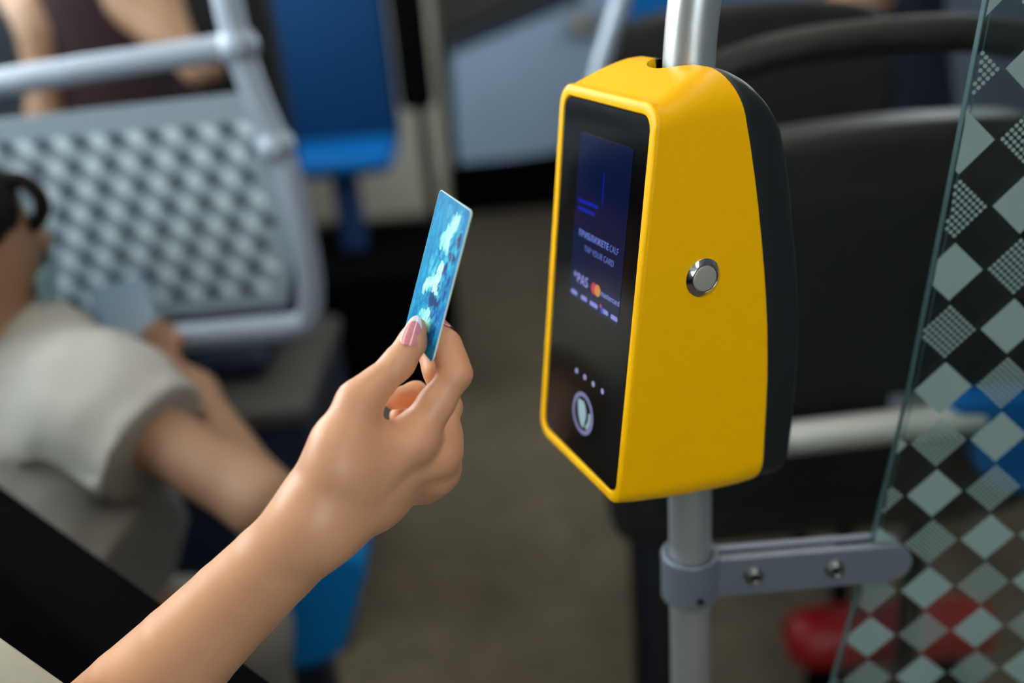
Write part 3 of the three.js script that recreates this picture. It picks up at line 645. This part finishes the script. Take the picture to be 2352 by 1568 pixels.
// ---------------------------------------------------------------- left: pale guard rail with a patterned panel
{
  const z = -1.14, t = thing('guard_rail', 'pale grey tubular guard rail framing a diamond patterned panel', 'guard rail', [0, -.168, 0]);
  t.scale.setScalar(1.12);
  obj('curved_post', tube([[-.291, 1.62, z], [-.288, 1.45, z], [-.287, 1.37, z], [-.284, 1.304, z], [-.272, 1.235, z], [-.259, 1.184, z], [-.251, 1.135, z], [-.2475, 1.063, z], [-.250, 1.00, z], [-.262, .960, z], [-.300, .9535, z]], .0165, 90, 24), M.paleFrame, t);
  obj('top_bar', tube([[-.284, 1.304, z], [-.46, 1.293, z], [-.641, 1.280, z], [-.95, 1.262, z]], .0155, 30, 24), M.paleFrame, t);
  obj('bottom_bar', tube([[-.300, .9535, z], [-.48, .951, z], [-.95, .945, z]], .0175, 30, 24), M.paleFrame, t);
  for (const [x, y] of [[-.284, 1.304], [-.262, 1.186]]) obj('joint', new THREE.SphereGeometry(.024, 28, 18).translate(x, y, z), M.paleFrame, t);
  for (const x of [-.56, -.93]) obj('leg', tube([[x, .95, z], [x, .5, z], [x, .166, z]], .016, 20, 20), M.paleFrame, t);
  const sh = new THREE.Shape(); sh.moveTo(-.290, 1.252); sh.lineTo(-.272, 1.19); sh.lineTo(-.264, 1.12); sh.lineTo(-.266, 1.04); sh.lineTo(-.285, .985); sh.lineTo(-.92, .975); sh.lineTo(-.92, 1.236); sh.closePath();
  const pane = obj('panel', new THREE.ExtrudeGeometry(sh, { depth: .004, bevelEnabled: false }).translate(0, 0, z - .002), std({ color: '#8796a0', roughness: .4 }), t);
  const rhomb = (a, b) => { const s = new THREE.Shape(); s.moveTo(-a, a * .18); s.lineTo(b * .30, -b); s.lineTo(a, -a * .18); s.lineTo(-b * .30, b); s.closePath(); return new THREE.ExtrudeGeometry(s, { depth: .0005, bevelEnabled: false }); };
  const gap = rhomb(.0104, .0106), pale = rhomb(.0105, .0105), gapMat = std({ color: '#35434a', roughness: .3 });
  for (let j = -1; j < 10; j++) for (let i = -8; i < 26; i++) {
    const y = 1.2395 - j * .0285;
    for (const [x, geo, mat, name] of [[-.3 - i * .0437 - j * .0146, gap, gapMat, 'clear_diamond'], [-.278 - i * .0437 - j * .0146, pale, M.palePrint, 'printed_diamond']]) {
      const right = y > 1.19 ? lerp(-.272, -.290, (y - 1.19) / .062) : y > 1.04 ? -.266 : lerp(-.285, -.266, (y - .985) / .055);
      if (x < -.90 || x > right - .014 || y > 1.234 || y < .992) continue;
      const d = obj(name, geo, mat, pane); d.position.set(x, y, z + .002);
    }
  }
}

// ---------------------------------------------------------------- right: dark seat with a handle, chrome rail, red container
function seatLegs(t, xs, zs, y) { for (const x of xs) for (const z of zs) obj('leg', tube([[x, y, z], [x, y / 2, z], [x, .018, z]], .018, 12, 16), M.darkPlastic, t); }
{
  const t = thing('bus_seat', 'dark grey bus seat with an arched grab handle behind the validator', 'seat');
  const s = new THREE.Shape(); s.moveTo(.150, .668); s.lineTo(.60, .668); s.quadraticCurveTo(.65, .668, .65, .72); s.lineTo(.64, 1.09); s.quadraticCurveTo(.635, 1.142, .58, 1.150); s.quadraticCurveTo(.40, 1.164, .22, 1.137); s.quadraticCurveTo(.158, 1.122, .152, 1.06); s.lineTo(.128, .71); s.quadraticCurveTo(.125, .668, .150, .668);
  obj('backrest', new THREE.ExtrudeGeometry(s, { depth: .045, bevelEnabled: true, bevelSize: .02, bevelThickness: .02, bevelSegments: 6, curveSegments: 20 }).translate(0, 0, -1.085), M.darkPlastic, t);
  const c = new THREE.Shape(); c.moveTo(.17, .70); c.lineTo(.61, .70); c.lineTo(.605, 1.09); c.quadraticCurveTo(.4, 1.112, .19, 1.08); c.closePath();
  obj('back_panel', new THREE.ExtrudeGeometry(c, { depth: .006, bevelEnabled: true, bevelSize: .008, bevelThickness: .004, bevelSegments: 4 }).translate(0, 0, -1.026), M.darkVinyl, t);
  obj('handle', tube([[.155, 1.10, -1.03], [.162, 1.165, -1.02], [.195, 1.228, -1.01], [.27, 1.260, -1.0], [.40, 1.271, -1.0], [.52, 1.262, -1.0], [.60, 1.230, -1.01], [.635, 1.165, -1.02], [.640, 1.10, -1.03]], .0185, 90, 24), M.darkPlastic, t);
  obj('seat_cushion', bx(.15, .63, .60, .68, -1.50, -1.07, .03), M.darkVinyl, t);
  seatLegs(t, [.20, .58], [-1.16, -1.44], .61);
}
{
  const t = thing('grab_rail', 'worn chrome rail across the back of the dark seat ending in a blue cap', 'rail');
  obj('tube', tube([[.13, .830, -.955], [.22, .834, -.95], [.36, .839, -.95], [.525, .842, -.955]], .0195, 40, 28), M.worn, t);
  const s = new THREE.Shape(); s.moveTo(.500, .862); s.quadraticCurveTo(.535, .838, .531, .805); s.quadraticCurveTo(.530, .782, .566, .752); s.lineTo(.60, .745); s.lineTo(.66, .76); s.lineTo(.655, .84); s.quadraticCurveTo(.60, .872, .500, .862);
  obj('end_cap', new THREE.ExtrudeGeometry(s, { depth: .03, bevelEnabled: true, bevelSize: .006, bevelThickness: .006, bevelSegments: 4 }).translate(0, 0, -.975), M.blue, t).userData.label = 'blue plastic end cap';
  obj('bracket', bx(.20, .24, .815, .845, -1.014, -.955, .005), M.clamp, t);
  obj('bracket', bx(.45, .49, .82, .85, -1.014, -.955, .005), M.clamp, t);
}
{
  const t = thing('canister', 'red rounded canister lying on black supports under the dark seat', 'canister', [.52, 0, -1.31]);
  obj('body', new THREE.LatheGeometry([[0, -.18], [.03, -.18], [.048, -.165], [.055, -.13], [.055, .13], [.048, .165], [.03, .18], [0, .18]].map(p => new THREE.Vector2(...p)), 40).rotateZ(Math.PI / 2).translate(.10, .215, 0), M.red, t);
  obj('cradle', [bx(-.02, .02, 0, .165, -.07, .07, .005), bx(.18, .22, 0, .165, -.09, .09, .005)], M.nearBlack, t);
}
tag(obj('seat_post', tube([[.197, .018, -1.24], [.197, .30, -1.24], [.197, .575, -1.24]], .018, 12, 20), M.navy), 'dark blue upright post on the floor behind the clamp collar', 'post');

// a second dark seat further back and its passenger
{
  const t = thing('bus_seat', 'dark seat back with rounded top just under the photo edge, right of the pole', 'seat');
  const s = new THREE.Shape(); s.moveTo(.21, .55); s.lineTo(.66, .55); s.lineTo(.655, 1.18); s.quadraticCurveTo(.65, 1.225, .58, 1.235); s.quadraticCurveTo(.42, 1.262, .26, 1.232); s.quadraticCurveTo(.215, 1.22, .213, 1.16); s.closePath();
  obj('backrest', new THREE.ExtrudeGeometry(s, { depth: .05, bevelEnabled: true, bevelSize: .02, bevelThickness: .02, bevelSegments: 5, curveSegments: 16 }).translate(0, 0, -1.66), M.darkPlastic, t);
  obj('seat_cushion', bx(.21, .66, .50, .57, -2.10, -1.66, .03), M.navy, t);
  seatLegs(t, [.26, .61], [-1.76, -2.04], .51);
  obj('side_handle', tube([[.232, 1.40, -1.60], [.226, 1.30, -1.60], [.198, 1.22, -1.60], [.176, 1.15, -1.60], [.17, 1.0, -1.60], [.17, .70, -1.60], [.20, .62, -1.62]], .017, 60, 20), M.paleFrame, t);
}
{
  const t = thing('bus_seat', 'blue seat back at the top edge beyond the dark seats', 'seat');
  obj('backrest', bx(.33, .80, .75, 1.42, -2.58, -2.50, .03), M.blue, t);
  obj('seat_cushion', bx(.33, .80, .62, .72, -2.98, -2.53, .03), M.navy, t);
  seatLegs(t, [.38, .75], [-2.60, -2.92], .63);
}
{
  const t = thing('person', 'passenger beyond the dark seats, bare arm showing above the arched handle', 'person');
  const body = blend([cap([.79, 1.24, -2.02], [.87, .80, -2.05], .11, .14), cap([.80, 1.27, -2.0], [.69, 1.20, -1.88], .06, .052), cap([.69, 1.20, -1.88], [.66, 1.06, -1.80], .046, .036), ell([.80, 1.50, -2.02], [.075, .105, .09]), cap([.80, 1.42, -2.02], [.79, 1.28, -2.02], .05, .06), cap([.86, .66, -2.0], [.84, .66, -2.4], .09, .07)], .03);
  obj('body', netMesh(body, [.55, .5, -2.55], [1.08, 1.64, -1.7], .014), M.skinFar, t);
  obj('shirt', netMesh(blend([cap([.80, 1.20, -2.03], [.87, .78, -2.05], .135, .155), cap([.86, .66, -2.0], [.84, .66, -2.42], .10, .085)], .03), [.6, .5, -2.6], [1.1, 1.42, -1.8], .014), M.navy, t);
}
{
  const t = thing('bus_seat', 'dark wall seat carrying the passenger beyond the arched handle', 'seat');
  obj('seat_cushion', bx(.70, 1.02, .46, .55, -2.30, -1.85, .03), M.darkVinyl, t);
  seatLegs(t, [.75, .97], [-1.92, -2.22], .47);
}

// ---------------------------------------------------------------- far: blue seat, dark pole, grey-blue locker
{
  const t = thing('bus_seat', 'bright blue plastic seat facing the aisle behind the guard rail', 'seat');
  obj('backrest', bx(-.79, -.335, .74, 1.40, -3.50, -3.43, .03), M.blueDeep, t);
  obj('seat_pan', bx(-.79, -.345, .70, .765, -3.46, -3.08, .03), M.blue, t);
  obj('pedestal', bx(-.56, -.475, .42, .70, -3.22, -3.14, .02), std({ color: '#12305f', roughness: .6 }), t);
  obj('base', bx(-.82, -.20, 0, .43, -3.5, -2.85, .02), M.nearBlack, t);
}
{
  const t = thing('aisle_pole', 'dark upright pole with a black pad beside the bright blue seat, on its black base', 'pole');
  obj('tube', tube([[-.245, .455, -3.35], [-.245, .8, -3.35], [-.245, 1.5, -3.35], [-.245, 2.28, -3.35]], .02, 30, 20), M.seamBlack, t);
  obj('pad', bx(-.315, -.195, .86, 1.36, -3.40, -3.30, .03), M.nearBlack, t);
}
{
  const t = thing('locker_box', 'grey-blue box panel with a sloping lid at the end of the aisle', 'box', [0, 0, -5.1]);
  const s = new THREE.Shape(); s.moveTo(-.204, .255); s.lineTo(.43, .30); s.lineTo(.70, .31); s.lineTo(.70, 1.12); s.lineTo(.42, 1.02); s.lineTo(-.18, .835); s.closePath();
  obj('front', new THREE.ExtrudeGeometry(s, { depth: .5, bevelEnabled: true, bevelSize: .01, bevelThickness: .01, bevelSegments: 2 }).translate(0, 0, -.5), M.greyBlue, t);
  obj('lid', bx(-.32, .40, -.03, .03, -.5, .04, .01).rotateZ(.29).translate(.11, .965, 0), M.wallDark, t);
  obj('plinth', bx(-.25, .80, 0, .27, -.52, .06, .01), M.nearBlack, t);
}
tag(obj('pale_ball', new THREE.SphereGeometry(.07, 28, 20).translate(.487, .945, -4.98), M.wallLight), 'pale round ball in front of the grey-blue box', 'ball');
tag(obj('beige_cabinet', bx(-1.1, -.27, 0, 1.9, -5.8, -5.12, .01), M.beige), 'tall beige cabinet at the far end of the aisle', 'cabinet');

// ---------------------------------------------------------------- near left: black seat back, blue seat shell, podium
{
  // top edge runs straight from the left towards the camera
  const t = thing('bus_seat', 'black padded seat back under the bare forearm', 'seat');
  const a = V(-.60, .97, -.884), b = V(-.130, .97, -.448), d = new THREE.Vector3().subVectors(b, a), len = d.length(), ang = Math.atan2(-d.z, d.x);
  const g = new RoundedBoxGeometry(len, .42, .06, 5, .02).translate(len / 2, -.21, .031).rotateY(ang).translate(a.x, a.y, a.z);
  obj('backrest', g, M.nearBlack, t);
  for (const k of [.12, .6]) { const p = a.clone().addScaledVector(d, k).add(V(d.z, 0, -d.x).normalize().multiplyScalar(-.031)); obj('leg', tube([[p.x, .57, p.z], [p.x, .3, p.z], [p.x, .018, p.z]], .018, 10, 16), M.darkPlastic, t); }
}
{
  const t = thing('bus_seat', 'blue plastic seat shell low beside the aisle, below the forearm', 'seat');
  const s = new THREE.Shape(); s.moveTo(-.42, .395); s.quadraticCurveTo(-.31, .385, -.298, .44); s.lineTo(-.258, .545); s.quadraticCurveTo(-.250, .578, -.285, .58); s.lineTo(-.42, .58); s.closePath();
  obj('side_shell', new THREE.ExtrudeGeometry(s, { depth: .08, bevelEnabled: true, bevelSize: .012, bevelThickness: .012, bevelSegments: 4 }).translate(0, 0, -1.24), M.blueLight, t);
  obj('base', bx(-.44, -.34, 0, .385, -1.26, -1.16, .01), M.navy, t);
}
{
  const t = thing('podium', 'low podium with a grey top and dark navy side behind the guard rail', 'podium');
  obj('top', bx(-1.24, -.40, .56, .60, -2.1, -1.62, .01), std({ color: '#45423e', roughness: .6 }), t);
  obj('side', bx(-1.24, -.41, 0, .56, -2.09, -1.63), M.navy, t);
}

// ---------------------------------------------------------------- woman in a white shirt, seated behind the black seat back
{
  const t = thing('person', 'seated person in a white short-sleeved shirt looking down at a phone', 'person');
  const head = [-.636, 1.105, -1.095], neck = [-.636, 1.00, -1.06], shR = [-.475, .940, -.985], shL = [-.72, .950, -1.20], elb = [-.285, .852, -.885], wri = [-.405, .895, -1.085], hip = [-.645, .60, -1.03];
  const face = ell(head, [.075, .112, .088]);
  const torso = [cap([-.62, .88, -1.07], hip, .10, .115), cap(shR, shL, .055, .055), cap(neck, [-.60, .90, -1.06], .05, .09)];
  const arm = [cap(shR, elb, .043, .036), cap(elb, wri, .036, .026), cap(wri, [-.455, .925, -1.125], .026, .020)];
  const legs = [cap(hip, [-.41, .545, -1.05], .085, .062), cap([-.41, .545, -1.05], [-.42, .12, -1.04], .055, .04), cap([-.42, .09, -1.04], [-.34, .045, -1.06], .035, .03)];
  const fingers = [cap([-.445, .920, -1.115], [-.425, .955, -1.135], .012, .009), cap([-.455, .925, -1.12], [-.440, .965, -1.145], .012, .009), cap([-.47, .925, -1.13], [-.458, .968, -1.155], .012, .009), cap([-.48, .92, -1.135], [-.475, .958, -1.16], .011, .008), cap([-.455, .915, -1.11], [-.490, .950, -1.118], .012, .009)];
  const ear = ell([-.609, 1.108, -1.020], [.012, .03, .016]), nose = ell([-.590, 1.085, -1.180], [.014, .02, .016]);
  const sk = blend([blend([face, cap(head, neck, .055, .05), ...torso], .03), ...arm, ...legs], .022);
  const body = (x, y, z) => Math.min(smin(sk(x, y, z), ear(x, y, z), .008), smin(sk(x, y, z), nose(x, y, z), .01), ...fingers.map(f => smin(sk(x, y, z), f(x, y, z), .006)));
  obj('body', netMesh(body, [-.83, .0, -1.36], [-.2, 1.25, -.80], .008), M.skinFar, t);
  const folds = (x, y, z) => .006 * Math.sin(38 * (y * .8 + x * .6) + 3 * Math.sin(z * 14)) * (y < .90 ? 1 : .25) + .004 * noise.noise(x * 22, y * 22, z * 22);
  const sh = blend([cap([-.62, .87, -1.07], [-.63, .60, -1.03], .130, .130), cap(shR, [-.65, .965, -1.12], .070, .072), cap([-.565, .86, -1.02], [-.485, .70, -.98], .095, .080), cap(shR, [-.405, .895, -.945], .072, .078), cap(shL, [-.60, .955, -1.1], .07, .07)], .05);
  const cut = (x, y, z) => { const q = lerp3(shR, elb, .37), n = V(elb[0] - shR[0], elb[1] - shR[1], elb[2] - shR[2]).normalize(); return (x - q[0]) * n.x + (y - q[1]) * n.y + (z - q[2]) * n.z; };
  obj('shirt', netMesh((x, y, z) => Math.max(sh(x, y, z) + folds(x, y, z), cut(x, y, z)), [-.86, .42, -1.36], [-.25, 1.08, -.78], .008), M.whiteCloth, t);
  obj('trousers', netMesh(blend([cap([hip[0], hip[1] - .04, hip[2]], [-.415, .545, -1.05], .105, .075), cap([-.415, .545, -1.05], [-.42, .12, -1.04], .068, .055)], .03), [-.8, .02, -1.3], [-.22, .76, -.8], .01), M.trousers, t);
  const hair = blend([ell([-.648, 1.145, -1.075], [.088, .085, .100]), ell([-.666, 1.10, -1.05], [.08, .10, .085]), cap([-.616, 1.17, -1.12], [-.601, 1.13, -1.155], .03, .018)], .02);
  const loop = (x, y, z) => { const px = x + .572, py = y - 1.150, pz = z + 1.115, q = Math.hypot(px, py) - .030; return Math.hypot(q, pz) - .010; };
  obj('hair', netMesh((x, y, z) => smin(Math.max(hair(x, y, z), -(face(x, y, z) + .004), -ell([-.601, 1.07, -1.12], [.07, .075, .12])(x, y, z)), loop(x, y, z), .01), [-.76, .94, -1.26], [-.50, 1.28, -.92], .006), M.hair, t);
  obj('face_mask', netMesh((x, y, z) => Math.max(Math.abs(ell([head[0] + .004, head[1] - .012, head[2] - .004], [.083, .112, .098])(x, y, z)) - .003, y - 1.075, -(z * -.75 + x * .66 - .438)), [-.72, .96, -1.24], [-.50, 1.10, -.95], .004), M.mask, t);
  tag(obj('phone', bx(-.037, .037, -.075, .075, -.004, .004, .003).rotateX(-.5).rotateY(.5).translate(-.497, .950, -1.165), std({ color: '#6f8ca6', roughness: .2 })), 'pale blue phone in the hand of the person in white', 'phone');
}
{
  const t = thing('bus_seat', 'dark seat cushion carrying the person in the white shirt', 'seat');
  obj('seat_cushion', bx(-.92, -.50, .38, .455, -1.22, -.93, .03), M.nearBlack, t);
  obj('pedestal', bx(-.78, -.70, 0, .39, -1.1, -1.0, .01), M.nearBlack, t);
}
// ---------------------------------------------------------------- passenger behind the guard rail
{
  const t = thing('person', 'passenger in dark clothes with bare arms sitting behind the guard rail', 'person');
  const arms = [cap([-.96, 1.42, -2.05], [-.865, 1.30, -1.98], .045, .042), cap([-.865, 1.33, -1.98], [-.893, 1.13, -1.95], .042, .032), cap([-.66, 1.42, -2.05], [-.62, 1.27, -1.97], .046, .042), cap([-.715, 1.345, -1.98], [-.565, 1.215, -1.93], .042, .034)];
  const core = [cap([-.80, 1.36, -2.12], [-.80, .85, -2.15], .13, .14), cap([-.95, 1.40, -2.08], [-.66, 1.40, -2.08], .05, .05), cap([-.80, 1.50, -2.1], [-.80, 1.40, -2.1], .05, .055), ell([-.80, 1.63, -2.08], [.075, .105, .09]), cap([-.74, .78, -2.05], [-.72, .80, -1.66], .08, .065), cap([-.90, .78, -2.05], [-.92, .80, -1.66], .08, .065)];
  obj('body', netMesh(blend([...core, ...arms, ell([-.893, 1.11, -1.94], [.032, .05, .03]), ell([-.555, 1.205, -1.92], [.04, .032, .03])], .03), [-1.1, .62, -2.4], [-.45, 1.78, -1.55], .012), M.skinFar, t);
  obj('shirt', netMesh(blend([cap([-.78, 1.34, -2.08], [-.79, .88, -2.12], .15, .165), cap([-.95, 1.42, -2.08], [-.66, 1.42, -2.08], .06, .06)], .04), [-1.1, .66, -2.4], [-.5, 1.55, -1.85], .012), M.maroon, t);
  obj('jeans', netMesh(blend([cap([-.74, .80, -2.0], [-.71, .86, -1.64], .11, .085), cap([-.90, .80, -2.0], [-.93, .86, -1.64], .11, .085)], .03), [-1.1, .62, -2.3], [-.5, 1.05, -1.5], .012), M.denim, t);
}
{
  const t = thing('bus_seat', 'dark seat of the passenger behind the guard rail', 'seat');
  obj('backrest', bx(-1.12, -.50, .60, 1.46, -2.44, -2.36, .03), M.darkVinyl, t);
  obj('seat_cushion', bx(-1.12, -.50, .601, .67, -2.37, -1.75, .03), M.navy, t);
}
function lerp3(a, b, k) { return [0, 1, 2].map(i => lerp(a[i], b[i], k)); }

renderer.render(scene, camera);
